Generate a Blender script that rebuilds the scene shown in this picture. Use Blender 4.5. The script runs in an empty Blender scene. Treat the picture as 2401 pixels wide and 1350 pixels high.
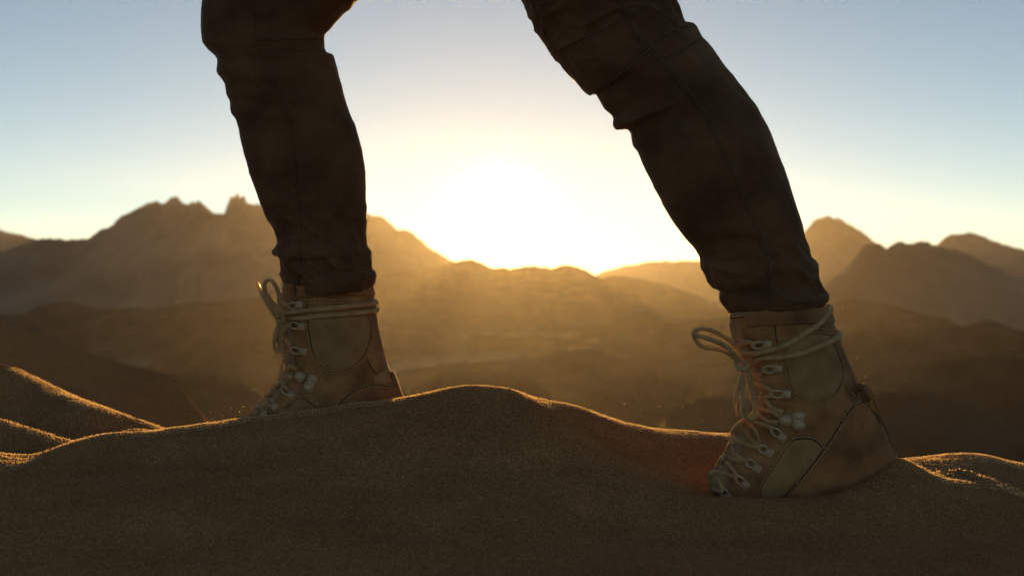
import bpy, bmesh, math, random
import numpy as np
from mathutils import Vector, Matrix, noise as mnoise
from mathutils.bvhtree import BVHTree

random.seed(7)
rng = np.random.default_rng(7)
S = bpy.context.scene
COL = S.collection
R = math.radians

# ------------------------------------------------------------------ camera
F = 2401 * 50.0 / 36.0            # focal length in photograph pixels
CX, CY = 1200.5, 675.0
cam_d = bpy.data.cameras.new('camera')
cam = bpy.data.objects.new('camera', cam_d)
COL.objects.link(cam)
cam.location = (0, 0, 0)
cam.rotation_euler = (R(90), 0, 0)
cam_d.lens = 50
cam_d.sensor_width = 36
cam_d.clip_start = 0.02
cam_d.clip_end = 60000
cam_d.dof.use_dof = True
cam_d.dof.focus_distance = 2.04
cam_d.dof.aperture_fstop = 7.0
S.camera = cam

# ------------------------------------------------------------------ sky, sun, exposure
SUN_EL, SUN_AZ = R(2.75), R(-0.5)
world = bpy.data.worlds.new('World')
S.world = world
world.use_nodes = True
wn = world.node_tree
bg = wn.nodes['Background']
sky = wn.nodes.new('ShaderNodeTexSky')
sky.sky_type = 'NISHITA'
sky.sun_disc = False
sky.sun_elevation = SUN_EL
sky.sun_rotation = SUN_AZ
sky.altitude = 1000
sky.air_density = 0.53
sky.dust_density = 0.003
sky.ozone_density = 0.3
bg.inputs[1].default_value = 0.112
# the white solar aureole of the hazy evening sky, round the sun's own direction
def wnode(t, **kw):
    n_ = wn.nodes.new(t)
    for k, v in kw.items(): setattr(n_, k, v)
    return n_
wtc = wnode('ShaderNodeTexCoord')
wdot = wnode('ShaderNodeVectorMath', operation='DOT_PRODUCT')
wdot.inputs[1].default_value = (math.sin(SUN_AZ) * math.cos(SUN_EL), math.cos(SUN_AZ) * math.cos(SUN_EL), math.sin(SUN_EL))
wn.links.new(wtc.outputs['Generated'], wdot.inputs[0])
wac = wnode('ShaderNodeMath', operation='ARCCOSINE'); wn.links.new(wdot.outputs['Value'], wac.inputs[0])
wdv = wnode('ShaderNodeMath', operation='DIVIDE'); wdv.inputs[1].default_value = R(1.25); wn.links.new(wac.outputs[0], wdv.inputs[0])
wpw = wnode('ShaderNodeMath', operation='POWER'); wpw.inputs[1].default_value = 1.7; wn.links.new(wdv.outputs[0], wpw.inputs[0])
wng = wnode('ShaderNodeMath', operation='MULTIPLY'); wng.inputs[1].default_value = -1.0; wn.links.new(wpw.outputs[0], wng.inputs[0])
wex = wnode('ShaderNodeMath', operation='EXPONENT'); wn.links.new(wng.outputs[0], wex.inputs[0])
wsc = wnode('ShaderNodeVectorMath', operation='SCALE'); wsc.inputs[0].default_value = (12.0, 12.0, 13.6); wn.links.new(wex.outputs[0], wsc.inputs['Scale'])
wad = wnode('ShaderNodeVectorMath', operation='ADD'); wn.links.new(sky.outputs[0], wad.inputs[0]); wn.links.new(wsc.outputs[0], wad.inputs[1])
wn.links.new(wad.outputs[0], bg.inputs[0])
sun_d = bpy.data.lights.new('sun', 'SUN')
sun_d.energy = 5.0
sun_d.color = (1.0, 0.52, 0.13)
sun_d.angle = R(0.53)
sun = bpy.data.objects.new('sun', sun_d)
COL.objects.link(sun)
sdir = Vector((math.sin(SUN_AZ) * math.cos(SUN_EL), math.cos(SUN_AZ) * math.cos(SUN_EL), math.sin(SUN_EL)))
sun.rotation_euler = sdir.to_track_quat('Z', 'Y').to_euler()
sun.location = (0, 30, 20)
S.view_settings.view_transform = 'Standard'
S.view_settings.look = 'None'
S.view_settings.gamma = 1
S.view_settings.use_curve_mapping = False
S.view_settings.exposure = 0.35
S.cycles.use_denoising = True
S.cycles.use_adaptive_sampling = False
S.cycles.max_bounces = 6
S.cycles.volume_bounces = 1

# ------------------------------------------------------------------ helpers
def P(px, py, Y):
    """a point of the place: photograph pixel and metres of depth"""
    return Vector(((px - CX) / F * Y, Y, -(py - CY) / F * Y))

def tag(o, label=None, cat=None, group=None, kind=None):
    if label: o['label'] = label
    if cat: o['category'] = cat
    if group: o['group'] = group
    if kind: o['kind'] = kind
    return o

def link(name, me, mat=None, parent=None, smooth=True):
    o = bpy.data.objects.new(name, me)
    COL.objects.link(o)
    if mat is not None: me.materials.append(mat)
    if parent is not None: o.parent = parent
    if smooth: me.shade_smooth()
    return o

def mesh_np(name, V, Fc):
    me = bpy.data.meshes.new(name)
    V = np.asarray(V, dtype=np.float32); Fc = np.asarray(Fc, dtype=np.int32)
    n = Fc.shape[1]
    me.vertices.add(len(V)); me.vertices.foreach_set('co', V.ravel())
    me.loops.add(Fc.size); me.loops.foreach_set('vertex_index', Fc.ravel())
    me.polygons.add(len(Fc))
    me.polygons.foreach_set('loop_start', np.arange(0, Fc.size, n, dtype=np.int32))
    me.polygons.foreach_set('loop_total', np.full(len(Fc), n, dtype=np.int32))
    me.update(calc_edges=True); me.validate()
    return me

def grid_faces(nr, nc, wrap=False):
    j = np.arange(nc if wrap else nc - 1); i = np.arange(nr - 1)
    I, J = np.meshgrid(i, j, indexing='ij')
    J2 = (J + 1) % nc
    return np.stack([I * nc + J, I * nc + J2, (I + 1) * nc + J2, (I + 1) * nc + J], -1).reshape(-1, 4)

def sstep(a, b, x):
    t = np.clip((x - a) / (b - a), 0, 1)
    return t * t * (3 - 2 * t)

def pchip(xs, ys, x):
    """smooth monotone interpolation through points"""
    xs = np.asarray(xs, float); ys = np.asarray(ys, float); x = np.asarray(x, float)
    h = np.diff(xs); d = np.diff(ys) / h
    m = np.zeros(len(xs))
    m[0], m[-1] = d[0], d[-1]
    for k in range(1, len(xs) - 1):
        if d[k-1] * d[k] > 0:
            w1 = 2*h[k] + h[k-1]; w2 = h[k] + 2*h[k-1]
            m[k] = (w1 + w2) / (w1 / d[k-1] + w2 / d[k])
    k = np.clip(np.searchsorted(xs, x) - 1, 0, len(xs) - 2)
    t = np.clip((x - xs[k]) / h[k], 0, 1)
    return ((1+2*t)*(1-t)**2*ys[k] + t*(1-t)**2*h[k]*m[k] + t*t*(3-2*t)*ys[k+1] + t*t*(t-1)*h[k]*m[k+1])

# vectorised value noise (2-D / 3-D lattice hash)
def _hash(ix, iy, iz, seed):
    n = (ix * 374761393 + iy * 668265263 + iz * 2147483647 + seed * 974634777) & 0xFFFFFFFF
    n = ((n ^ (n >> 13)) * 1274126177) & 0xFFFFFFFF
    n = (n ^ (n >> 16)) & 0xFFFFFFFF
    return n / 4294967295.0 * 2 - 1
def vnoise(x, y, z=0.0, seed=0):
    x, y, z = np.broadcast_arrays(np.asarray(x, float), np.asarray(y, float), np.asarray(z, float))
    xi = np.floor(x).astype(np.int64); yi = np.floor(y).astype(np.int64); zi = np.floor(z).astype(np.int64)
    fx, fy, fz = x - xi, y - yi, z - zi
    fx = fx*fx*fx*(fx*(fx*6-15)+10); fy = fy*fy*fy*(fy*(fy*6-15)+10); fz = fz*fz*fz*(fz*(fz*6-15)+10)
    r = 0
    for a in (0, 1):
        for b in (0, 1):
            for c in (0, 1):
                w = (fx if a else 1-fx) * (fy if b else 1-fy) * (fz if c else 1-fz)
                r = r + w * _hash(xi+a, yi+b, zi+c, seed)
    return r
def fbm(x, y, z=0.0, oct=4, seed=0, gain=0.5):
    r = 0; a = 1; f = 1
    for k in range(oct):
        r = r + a * vnoise(x*f, y*f, np.asarray(z)*f, seed + k); a *= gain; f *= 2.03
    return r
def ridged(x, y, oct=4, seed=0, gain=0.5):
    r = 0; a = 1; f = 1
    for k in range(oct):
        r = r + a * (1 - 2*np.abs(vnoise(x*f, y*f, 0, seed + k))); a *= gain; f *= 2.07
    return r

# ------------------------------------------------------------------ materials
def new_mat(name):
    m = bpy.data.materials.new(name); m.use_nodes = True
    nt = m.node_tree; b = nt.nodes['Principled BSDF']
    return m, nt, b
def nd(nt, typ, **kw):
    n = nt.nodes.new(typ)
    for k, v in kw.items():
        if k.startswith('i_'):
            key = k[2:]
            n.inputs[int(key) if key.isdigit() else key.replace('_', ' ')].default_value = v
        else: setattr(n, k, v)
    return n
def ramp(nt, src, stops):
    r = nt.nodes.new('ShaderNodeValToRGB')
    el = r.color_ramp.elements
    while len(el) < len(stops): el.new(0.5)
    for e, (p, c) in zip(el, stops):
        e.position = p; e.color = (*c, 1)
    nt.links.new(src, r.inputs[0])
    return r
def setp(b, **kw):
    for k, v in kw.items():
        b.inputs[k.replace('_', ' ')].default_value = v

def mat_sand():
    m, nt, b = new_mat('sand')
    L = nt.links.new
    tc = nd(nt, 'ShaderNodeTexCoord')
    vor = nd(nt, 'ShaderNodeTexVoronoi', feature='F1'); vor.inputs['Scale'].default_value = 540
    L(tc.outputs['Object'], vor.inputs['Vector'])
    wn_ = nd(nt, 'ShaderNodeTexWhiteNoise', noise_dimensions='3D'); L(vor.outputs['Position'], wn_.inputs['Vector'])
    grain = ramp(nt, wn_.outputs['Value'], [(0.0, (0.27, 0.134, 0.055)), (0.25, (0.40, 0.208, 0.088)), (0.75, (0.50, 0.270, 0.118)), (1.0, (0.70, 0.42, 0.20))])
    big = nd(nt, 'ShaderNodeTexNoise'); big.inputs['Scale'].default_value = 9; big.inputs['Detail'].default_value = 6
    L(tc.outputs['Object'], big.inputs['Vector'])
    tint = ramp(nt, big.outputs['Fac'], [(0.3, (0.86, 0.84, 0.80)), (0.7, (1.1, 1.08, 1.05))])
    mx = nd(nt, 'ShaderNodeMix', data_type='RGBA', blend_type='MULTIPLY'); mx.inputs[0].default_value = 1
    L(grain.outputs[0], mx.inputs[6]); L(tint.outputs[0], mx.inputs[7]); L(mx.outputs[2], b.inputs['Base Color'])
    pat = nd(nt, 'ShaderNodeTexNoise'); pat.inputs['Scale'].default_value = 0.035; pat.inputs['Detail'].default_value = 7
    mpn = nd(nt, 'ShaderNodeMapping'); mpn.inputs['Scale'].default_value = (1, 0.6, 0); L(tc.outputs['Object'], mpn.inputs['Vector']); L(mpn.outputs[0], pat.inputs['Vector'])
    pr_ = ramp(nt, pat.outputs['Fac'], [(0.36, (0.42, 0.40, 0.38)), (0.56, (1, 1, 1))])
    mx2 = nd(nt, 'ShaderNodeMix', data_type='RGBA', blend_type='MULTIPLY'); mx2.inputs[0].default_value = 1
    L(mx.outputs[2], mx2.inputs[6]); L(pr_.outputs[0], mx2.inputs[7]); 
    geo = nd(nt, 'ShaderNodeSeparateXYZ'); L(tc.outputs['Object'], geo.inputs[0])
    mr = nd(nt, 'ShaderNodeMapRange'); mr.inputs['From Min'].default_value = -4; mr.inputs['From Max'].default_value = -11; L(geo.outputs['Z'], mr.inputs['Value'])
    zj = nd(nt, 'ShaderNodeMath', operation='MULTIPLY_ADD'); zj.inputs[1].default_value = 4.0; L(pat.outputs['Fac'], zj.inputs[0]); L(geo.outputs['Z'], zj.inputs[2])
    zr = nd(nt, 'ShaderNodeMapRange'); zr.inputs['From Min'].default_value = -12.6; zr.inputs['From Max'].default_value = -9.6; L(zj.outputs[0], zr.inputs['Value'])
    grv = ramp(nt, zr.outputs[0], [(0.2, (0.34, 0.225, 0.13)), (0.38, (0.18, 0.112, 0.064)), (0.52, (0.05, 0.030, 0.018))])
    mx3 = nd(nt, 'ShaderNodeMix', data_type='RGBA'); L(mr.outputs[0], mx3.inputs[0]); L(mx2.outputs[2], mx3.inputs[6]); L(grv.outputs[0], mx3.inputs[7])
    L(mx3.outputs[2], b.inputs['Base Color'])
    n1 = nd(nt, 'ShaderNodeTexNoise'); n1.inputs['Scale'].default_value = 520; n1.inputs['Detail'].default_value = 3
    L(tc.outputs['Object'], n1.inputs['Vector'])
    bp1 = nd(nt, 'ShaderNodeBump'); bp1.inputs['Strength'].default_value = 0.55; bp1.inputs['Distance'].default_value = 0.0022
    L(n1.outputs['Fac'], bp1.inputs['Height'])
    n2 = nd(nt, 'ShaderNodeTexNoise'); n2.inputs['Scale'].default_value = 60; n2.inputs['Detail'].default_value = 4
    L(tc.outputs['Object'], n2.inputs['Vector'])
    bp2 = nd(nt, 'ShaderNodeBump'); bp2.inputs['Strength'].default_value = 0.35; bp2.inputs['Distance'].default_value = 0.004
    L(n2.outputs['Fac'], bp2.inputs['Height']); L(bp1.outputs[0], bp2.inputs['Normal'])
    L(bp2.outputs[0], b.inputs['Normal'])
    spc = nd(nt, 'ShaderNodeMapRange'); spc.inputs['From Min'].default_value = -0.6; spc.inputs['From Max'].default_value = -3; spc.inputs['To Min'].default_value = 0.0; spc.inputs['To Max'].default_value = 0.0
    L(geo.outputs['Z'], spc.inputs['Value']); L(spc.outputs[0], b.inputs['Specular IOR Level'])
    setp(b, Roughness=0.65, Sheen_Weight=0.0, Sheen_Roughness=0.35, Sheen_Tint=(1, 0.8, 0.55, 1))
    return m

def mat_rock(name, c0, c1, scale):
    m, nt, b = new_mat(name); L = nt.links.new
    tc = nd(nt, 'ShaderNodeTexCoord')
    n = nd(nt, 'ShaderNodeTexNoise'); n.inputs['Scale'].default_value = scale; n.inputs['Detail'].default_value = 8
    L(tc.outputs['Object'], n.inputs['Vector'])
    r = ramp(nt, n.outputs['Fac'], [(0.3, c0), (0.7, c1)]); L(r.outputs[0], b.inputs['Base Color'])
    bp = nd(nt, 'ShaderNodeBump'); bp.inputs['Strength'].default_value = 0.5; bp.inputs['Distance'].default_value = 0.3 / scale
    L(n.outputs['Fac'], bp.inputs['Height']); L(bp.outputs[0], b.inputs['Normal'])
    setp(b, Roughness=0.95, Specular_IOR_Level=0.05)
    return m

M_SAND = mat_sand()
M_FLOOR = mat_rock('far_sand', (0.24, 0.17, 0.10), (0.40, 0.30, 0.19), 0.02)
M_ROCK = mat_rock('dark_rock', (0.045, 0.028, 0.018), (0.10, 0.066, 0.044), 0.15)
M_MOUNT = mat_rock('mountain_rock', (0.15, 0.105, 0.075), (0.30, 0.215, 0.155), 0.02)

# ------------------------------------------------------------------ the ground: one sheet from the dune under the boots to the horizon
PLAIN = -13.0
ctrl = []
def cp(px, py, Y): ctrl.append((*P(px, py, Y),))
def cw(x, y, z): ctrl.append((x, y, z))
crest = [  # near crest, left to right (pixel, pixel, metres)
    (-500, 1050, 2.0), (-250, 1062, 1.97), (-100, 1058, 1.95), (0, 1064, 1.93), (60, 1076, 1.93), (110, 1066, 1.95), (150, 1043, 1.99),
    (200, 1029, 2.04), (310, 1019, 2.08), (420, 1003, 2.08), (560, 984, 2.07), (700, 965, 2.05),
    (850, 946, 2.04), (945, 934, 2.04), (1050, 912, 2.04), (1130, 905, 2.04), (1190, 911, 2.05), (1260, 933, 2.09),
    (1340, 950, 2.13), (1430, 980, 2.18), (1500, 1000, 2.22), (1600, 1010, 2.27), (1710, 1014, 2.30), (1850, 1030, 2.30), (2000, 1060, 2.26),
    (2110, 1078, 2.22), (2150, 1074, 2.20), (2280, 1065, 2.18), (2401, 1090, 2.15), (2550, 1115, 2.15), (2800, 1120, 2.15)]
for c in crest:
    cp(*c)
    p = P(*c)
    cw(p.x * 1.02, p.y + 0.10, p.z - 0.020)
    cw(p.x * 1.06, p.y + 0.35, p.z - 0.135 if c[0] > 330 else p.z - 0.06)
# left mound behind
for c in [(-500, 790, 2.7), (-250, 832, 2.66), (-100, 875, 2.62), (0, 913, 2.58), (100, 946, 2.52), (200, 985, 2.44), (290, 1013, 2.33)]:
    cp(*c); p = P(*c)
    cw(p.x + 0.07, p.y + 0.16, p.z - 0.035)
    cw(p.x + 0.16, p.y + 0.45, p.z - 0.16)
for c in [(-250, 1000, 2.3), (-60, 1010, 2.28), (40, 1020, 2.26), (120, 1026, 2.22)]: cp(*c)
# ridge running from the peak to the lip in front of the trailing boot
for c in [(1265, 950, 2.02), (1340, 1003, 1.97), (1410, 1058, 1.93), (1480, 1110, 1.885), (1560, 1148, 1.845), (1640, 1161, 1.835), (1700, 1165, 1.83), (1800, 1169, 1.83),
          (1960, 1160, 1.84), (2060, 1142, 1.855), (2180, 1122, 1.88), (2250, 1128, 1.9), (2330, 1143, 1.9), (2430, 1158, 1.9), (2600, 1170, 1.9)]: cp(*c)
# hollow behind the ridge, and the pit
for c in [(1440, 1045, 2.05), (1540, 1090, 2.02), (1600, 1124, 1.97), (1660, 1100, 2.06)]: cp(*c)
for px, Y, z in [(1700, 1.93, -.295), (1800, 1.95, -.305), (1900, 1.96, -.300), (2000, 1.98, -.290), (2080, 2.0, -.278), (1700, 2.1, -.268), (1850, 2.12, -.275), (2000, 2.12, -.275)]:
    cw((px - CX) / F * Y, Y, z)
for c in [(2108, 1074, 1.962), (2142, 1087, 1.955), (2188, 1115, 1.94), (2215, 1121, 1.95), (2245, 1116, 2.0), (2290, 1121, 2.0), (2330, 1126, 1.99), (2420, 1139, 1.99)]: cp(*c)
# front slope
for px in range(-500, 2901, 240):
    cp(px, 1150 if px < 1300 else 1235, 1.73 if px < 1300 else 1.70)
    cp(px, 1350, 1.45)
    cw((px - CX) / F * 1.1, 1.05, -.345)
    cw((px - CX) / F * 1.0, 0.6, -.42)
cp(1130, 1000, 1.90); cp(700, 1050, 1.88); cp(950, 1040, 1.87); cp(1300, 1090, 1.84); cp(400, 1080, 1.9); cp(150, 1090, 1.86)
for x in np.linspace(-1.3, 1.3, 9):
    cw(x, 2.95, -.47); cw(x, 3.5, -.80)
ctrl = np.array(ctrl)
def _tps(r2):
    return 0.5 * r2 * np.log(r2 + 1e-12)
n = len(ctrl)
A = np.zeros((n + 3, n + 3))
d2 = ((ctrl[:, None, :2] - ctrl[None, :, :2])**2).sum(-1)
A[:n, :n] = _tps(d2) + np.eye(n) * 6e-5
A[:n, n] = 1; A[:n, n+1:] = ctrl[:, :2]; A[n:, :n] = A[:n, n:].T
SOL = np.linalg.solve(A, np.concatenate([ctrl[:, 2], np.zeros(3)]))
def h_near(x, y):
    x = np.asarray(x, float); sh = x.shape; x = x.ravel(); y = np.asarray(y, float).ravel()
    out = np.empty(len(x))
    for s in range(0, len(x), 20000):
        xx, yy = x[s:s+20000], y[s:s+20000]
        d = (xx[:, None] - ctrl[:, 0])**2 + (yy[:, None] - ctrl[:, 1])**2
        out[s:s+20000] = _tps(d) @ SOL[:n] + SOL[n] + SOL[n+1]*xx + SOL[n+2]*yy
    return out.reshape(sh)
def h_far(x, y):
    x = np.asarray(x, float); y = np.asarray(y, float)
    r = y - 2.2 + 0.25 * np.abs(x)
    t = np.clip((y - 2.3) / 55, 0, 1)
    fall = -.30 + (PLAIN + .30) * (1 - (1 - t)**2.2)
    back = -.40 - .08 * np.clip(1.0 - y, 0, 60)
    z = np.where(y > 2.3, fall, np.where(y < 1.0, back, -.30 - .10 * (2.3 - y) / 1.3))
    far = sstep(25, 120, y)
    z = z + far * (2.2 * fbm(x / 90, y / 140, 0, 4, 11) + 1.3 * ridged(x / 34, y / 60, 4, 5))
    mid = sstep(4, 12, np.hypot(x, y - 2)) * (1 - far)
    z = z + mid * 0.5 * fbm(x / 9, y / 9, 0, 3, 21)
    z = z + sstep(250, 1500, y) * 1.5 * fbm(x / 260, y / 420, 0, 3, 31)
    return z
def h_ground(x, y):
    x = np.asarray(x, float); y = np.asarray(y, float)
    w = (1 - sstep(1.15, 2.2, np.abs(x))) * (1 - sstep(2.75, 4.2, y)) * sstep(0.4, 1.0, y)
    zf = h_far(x, y)
    z = zf.copy()
    k = w > 0
    z[k] = w[k] * h_near(x[k], y[k]) + (1 - w[k]) * zf[k]
    z = z + w * (0.0022 * fbm(x * 9, y * 9, 0, 3, 3) + 0.0007 * fbm(x * 60, y * 60, 0, 2, 8))
    q = P(2255, 1118, 1.975)
    z = z + 0.0075 * np.exp(-(((x - q.x) / .035)**2 + ((y - q.y) / .05)**2)) * (0.4 + ridged(x * 55 + y * 30, y * 14 - x * 10, 3, 61))
    return z
def graded(a, b, step, lo, hi, g):
    mid = np.arange(a, b + step/2, step)
    up = [mid[-1]]; s = step
    while up[-1] < hi: s *= g; up.append(up[-1] + s)
    dn = [mid[0]]; s = step
    while dn[-1] > lo: s *= g; dn.append(dn[-1] - s)
    return np.array(dn[:0:-1] + list(mid) + up[1:])
gx = graded(-.86, .86, .005, -4000, 4000, 1.035)
gy = graded(1.35, 2.75, .005, -300, 5000, 1.035)
GX, GY = np.meshgrid(gx, gy)
GZ = h_ground(GX, GY)
V = np.stack([GX, GY, GZ], -1).reshape(-1, 3)
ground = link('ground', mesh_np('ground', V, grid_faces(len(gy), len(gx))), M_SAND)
tag(ground, 'rippled brown sand of the dune crest and desert below', 'sand', kind='structure')

# ------------------------------------------------------------------ hills and mountains
def hill(name, prof, Y, front, back, base, mat, label, rough=0.12, seed=0, nx=260, ny=70, pw=1.25, gully=1.0, dome=False):
    prof = np.array(prof, float)
    X = (prof[:, 0] - CX) / F * Y
    Z = -(prof[:, 1] - CY) / F * Y
    x = np.linspace(X[0], X[-1], nx)
    rz = pchip(X, Z, x)
    hh = np.maximum(rz - base, 0)
    if not dome: hh = np.maximum(hh + (hh.max() * (0.018 * fbm(np.arange(nx) / 9.0, 0.5, 0, 4, seed + 80, .6))) * np.clip(hh / hh.max(), 0, 1), 0)
    ends = sstep(0, 0.06, (x - x[0]) / (x[-1] - x[0])) * sstep(0, 0.06, (x[-1] - x) / (x[-1] - x[0]))
    hh = hh * (0.02 + 0.98 * ends)
    t = np.concatenate([-(np.linspace(1, 0, ny)**1.3), np.linspace(0, 1, ny // 3)[1:]])
    XX, TT = np.meshgrid(x, t)
    HH = np.broadcast_to(hh, XX.shape)
    a = np.abs(TT)
    YY = Y + np.where(TT < 0, TT * front, TT * back)
    H = max(hh.max(), 1e-3)
    sc = H * 0.9
    shape = 1 - a**1.35 if dome else (1 - a)**pw
    spur = ridged(XX / sc, (YY - Y) / (sc * 2.2), 4, seed) * rough * H * gully
    det = fbm(XX / (sc*.18), YY / (sc*.18), 0, 3, seed + 50) * rough * 0.35 * H
    env = a * (1 - a) * 3.2
    ZZ = base - 0.12*H + (HH + .12*H) * shape + spur * env * (HH / H)**.5 + det * (0.25 + env) * np.clip(HH / H, 0, 1) * (1 - a)
    XX = XX + fbm(XX / sc, YY / sc, 3.3, 3, seed + 9) * 0.25 * sc * env
    o = link(name, mesh_np(name, np.stack([XX, YY, ZZ], -1).reshape(-1, 3), grid_faces(len(t), nx)), mat)
    tag(o, label, 'mountain' if 'mountain' in name else 'hill', kind='structure')
    return o

hill('mountain', [(-2600, 690), (-2200, 610), (-1900, 580), (-1500, 600), (-1150, 545), (-900, 560), (-650, 600), (-480, 575), (-330, 555), (-200, 520), (-80, 525), (0, 538), (60, 553), (120, 575), (200, 620), (320, 680)], 1050, 190, 150, PLAIN, M_MOUNT,
     'pale distant mountain at the left edge of the range', .06, 1, nx=520)
hill('mountain', [(-600, 640), (-300, 600), (0, 588), (80, 564), (105, 558), (140, 563), (200, 561), (235, 538), (262, 528), (290, 506), (312, 497), (340, 478), (362, 476), (385, 472), (408, 459), (425, 466), (442, 477),
     (456, 475), (465, 467), (476, 478), (492, 492), (508, 501), (526, 497), (535, 477), (541, 459), (549, 464), (557, 456), (564, 465), (571, 457), (579, 474), (600, 480), (640, 470), (700, 478), (760, 470), (820, 488),
     (868, 503), (890, 507), (925, 531), (960, 543), (1000, 573), (1050, 603), (1110, 640), (1180, 690), (1260, 700)], 700, 150, 110, PLAIN, M_MOUNT,
     'long jagged mountain range with twin spires on the left', .07, 2, nx=700)
hill('mountain', [(1300, 700), (1400, 642), (1480, 620), (1540, 612), (1620, 612), (1700, 600), (1800, 572), (1870, 552), (1893, 538), (1912, 516), (1930, 508), (1943, 504), (1956, 511), (1972, 513), (1990, 525), (2015, 538), (2045, 562), (2110, 610), (2250, 690)],
     950, 170, 130, PLAIN, M_MOUNT, 'pale dome-topped mountain behind the trailing leg', .06, 23, nx=360)
hill('mountain', [(1820, 705), (1900, 684), (1955, 655), (1990, 620), (2018, 588), (2036, 573), (2058, 568), (2078, 577), (2096, 571), (2112, 563), (2130, 571), (2148, 570), (2168, 566), (2200, 578), (2235, 586), (2265, 594), (2320, 621), (2390, 655), (2470, 690), (2560, 705)],
     390, 80, 70, PLAIN, M_MOUNT, 'broad dark mountain low on the right side', .07, 4, nx=360)
hill('mountain', [(2050, 690), (2150, 610), (2205, 566), (2232, 549), (2258, 546), (2290, 549), (2325, 564), (2365, 576), (2401, 583), (2500, 600), (2700, 615), (2950, 570), (3200, 555), (3500, 610), (3900, 585), (4300, 630), (4700, 690)],
     950, 170, 140, PLAIN, M_MOUNT, 'hazy mountain at the right edge of the picture', .06, 5, nx=520)
hill('mountain', [(450, 705), (600, 695), (700, 683), (800, 668), (880, 655), (930, 637), (985, 633), (1050, 619), (1098, 608), (1125, 616), (1150, 624), (1190, 628), (1240, 622), (1290, 626), (1335, 621), (1360, 628), (1385, 641), (1410, 652), (1440, 647), (1480, 649), (1530, 660), (1580, 672), (1640, 695), (1720, 712)],
     560, 120, 80, PLAIN, M_ROCK, 'low rocky ridge under the setting sun', .09, 6, nx=500)
hill('rocky_hill', [(-300, 740), (-150, 760), (0, 770), (50, 742), (95, 716), (130, 709), (165, 707), (205, 716), (250, 723), (330, 722), (400, 718), (470, 705), (540, 708), (620, 700), (720, 707), (800, 705), (900, 722), (1000, 745), (1100, 770)],
     330, 60, 60, PLAIN, M_ROCK, 'dark rocky hill below the left mountain range', .12, 7, nx=420)
hill('rocky_hill', [(1380, 790), (1470, 785), (1520, 775), (1580, 757), (1640, 747), (1720, 742), (1830, 748), (1900, 765), (2000, 790)], 260, 40, 40, PLAIN, M_ROCK,
     'dark low hill beyond the trailing boot laces', .14, 8)
hill('rocky_hill', [(1820, 745), (1900, 728), (1945, 712), (2010, 704), (2080, 712), (2140, 728), (2200, 742), (2280, 752)], 340, 45, 40, PLAIN, M_ROCK,
     'dark flat-topped hill right of the trailing ankle', .12, 9)
hill('rocky_hill', [(2130, 705), (2170, 690), (2230, 678), (2300, 670), (2401, 667), (2550, 672), (2700, 700)], 380, 45, 40, PLAIN, M_ROCK,
     'thin dark ridge at the right edge below the mountains', .1, 10)
hill('rocky_hill', [(2040, 838), (2090, 812), (2125, 790), (2160, 775), (2200, 770), (2250, 765), (2310, 752), (2380, 770), (2480, 790), (2650, 830)], 210, 30, 30, PLAIN, M_ROCK,
     'dark double-humped hill at the right above the near slope', .14, 12)
hill('rocky_hill', [(1930, 985), (1985, 945), (2040, 925), (2100, 918), (2150, 922), (2200, 926), (2260, 943), (2320, 968), (2401, 985), (2500, 1000)], 88, 14, 14, PLAIN + 1.5, M_ROCK,
     'low dark hump behind the trailing heel', .1, 13)
hill('rocky_hill', [(1540, 985), (1590, 958), (1640, 938), (1700, 930), (1780, 938), (1860, 965), (1900, 985)], 90, 12, 12, PLAIN + 1, M_ROCK,
     'dark mound just left of the trailing boot', .1, 14)
hill('rocky_hill', [(880, 880), (980, 862), (1060, 852), (1150, 845), (1260, 835), (1370, 815), (1450, 838), (1550, 852), (1650, 862), (1760, 850), (1850, 870)], 170, 24, 24, PLAIN, M_ROCK,
     'low broken ridge between the two boots', .14, 15)


hill('rocky_hill', [(940, 925), (1010, 890), (1070, 876), (1130, 872), (1190, 880), (1260, 905), (1310, 930)], 120, 14, 14, PLAIN, M_ROCK,
     'small dark mound just above the sand peak', .12, 41)
hill('rocky_hill', [(230, 935), (300, 895), (370, 876), (440, 870), (520, 884), (600, 915), (640, 940)], 105, 13, 13, PLAIN, M_ROCK,
     'low dark mound left of the leading boot', .12, 42)
hill('rocky_hill', [(1330, 930), (1390, 900), (1450, 884), (1510, 880), (1570, 892), (1640, 930)], 125, 14, 14, PLAIN, M_ROCK,
     'low dark mound left of the trailing boot bow', .12, 43)
hill('rocky_hill', [(1930, 935), (2000, 905), (2080, 880), (2160, 860), (2240, 842), (2320, 834), (2410, 845), (2520, 870), (2600, 900)], 135, 18, 16, PLAIN, M_ROCK,
     'dark ridge at the right edge behind the heel hump', .12, 44)
hill('rocky_hill', [(1920, 812), (1980, 786), (2040, 774), (2100, 782), (2170, 808)], 215, 24, 22, PLAIN, M_ROCK,
     'small dark hill right of the trailing boot collar', .12, 45)
hill('rocky_hill', [(380, 812), (460, 786), (540, 772), (620, 770), (700, 790), (760, 812)], 225, 26, 24, PLAIN, M_ROCK,
     'dark hill directly behind the leading boot bow', .12, 46)

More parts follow.
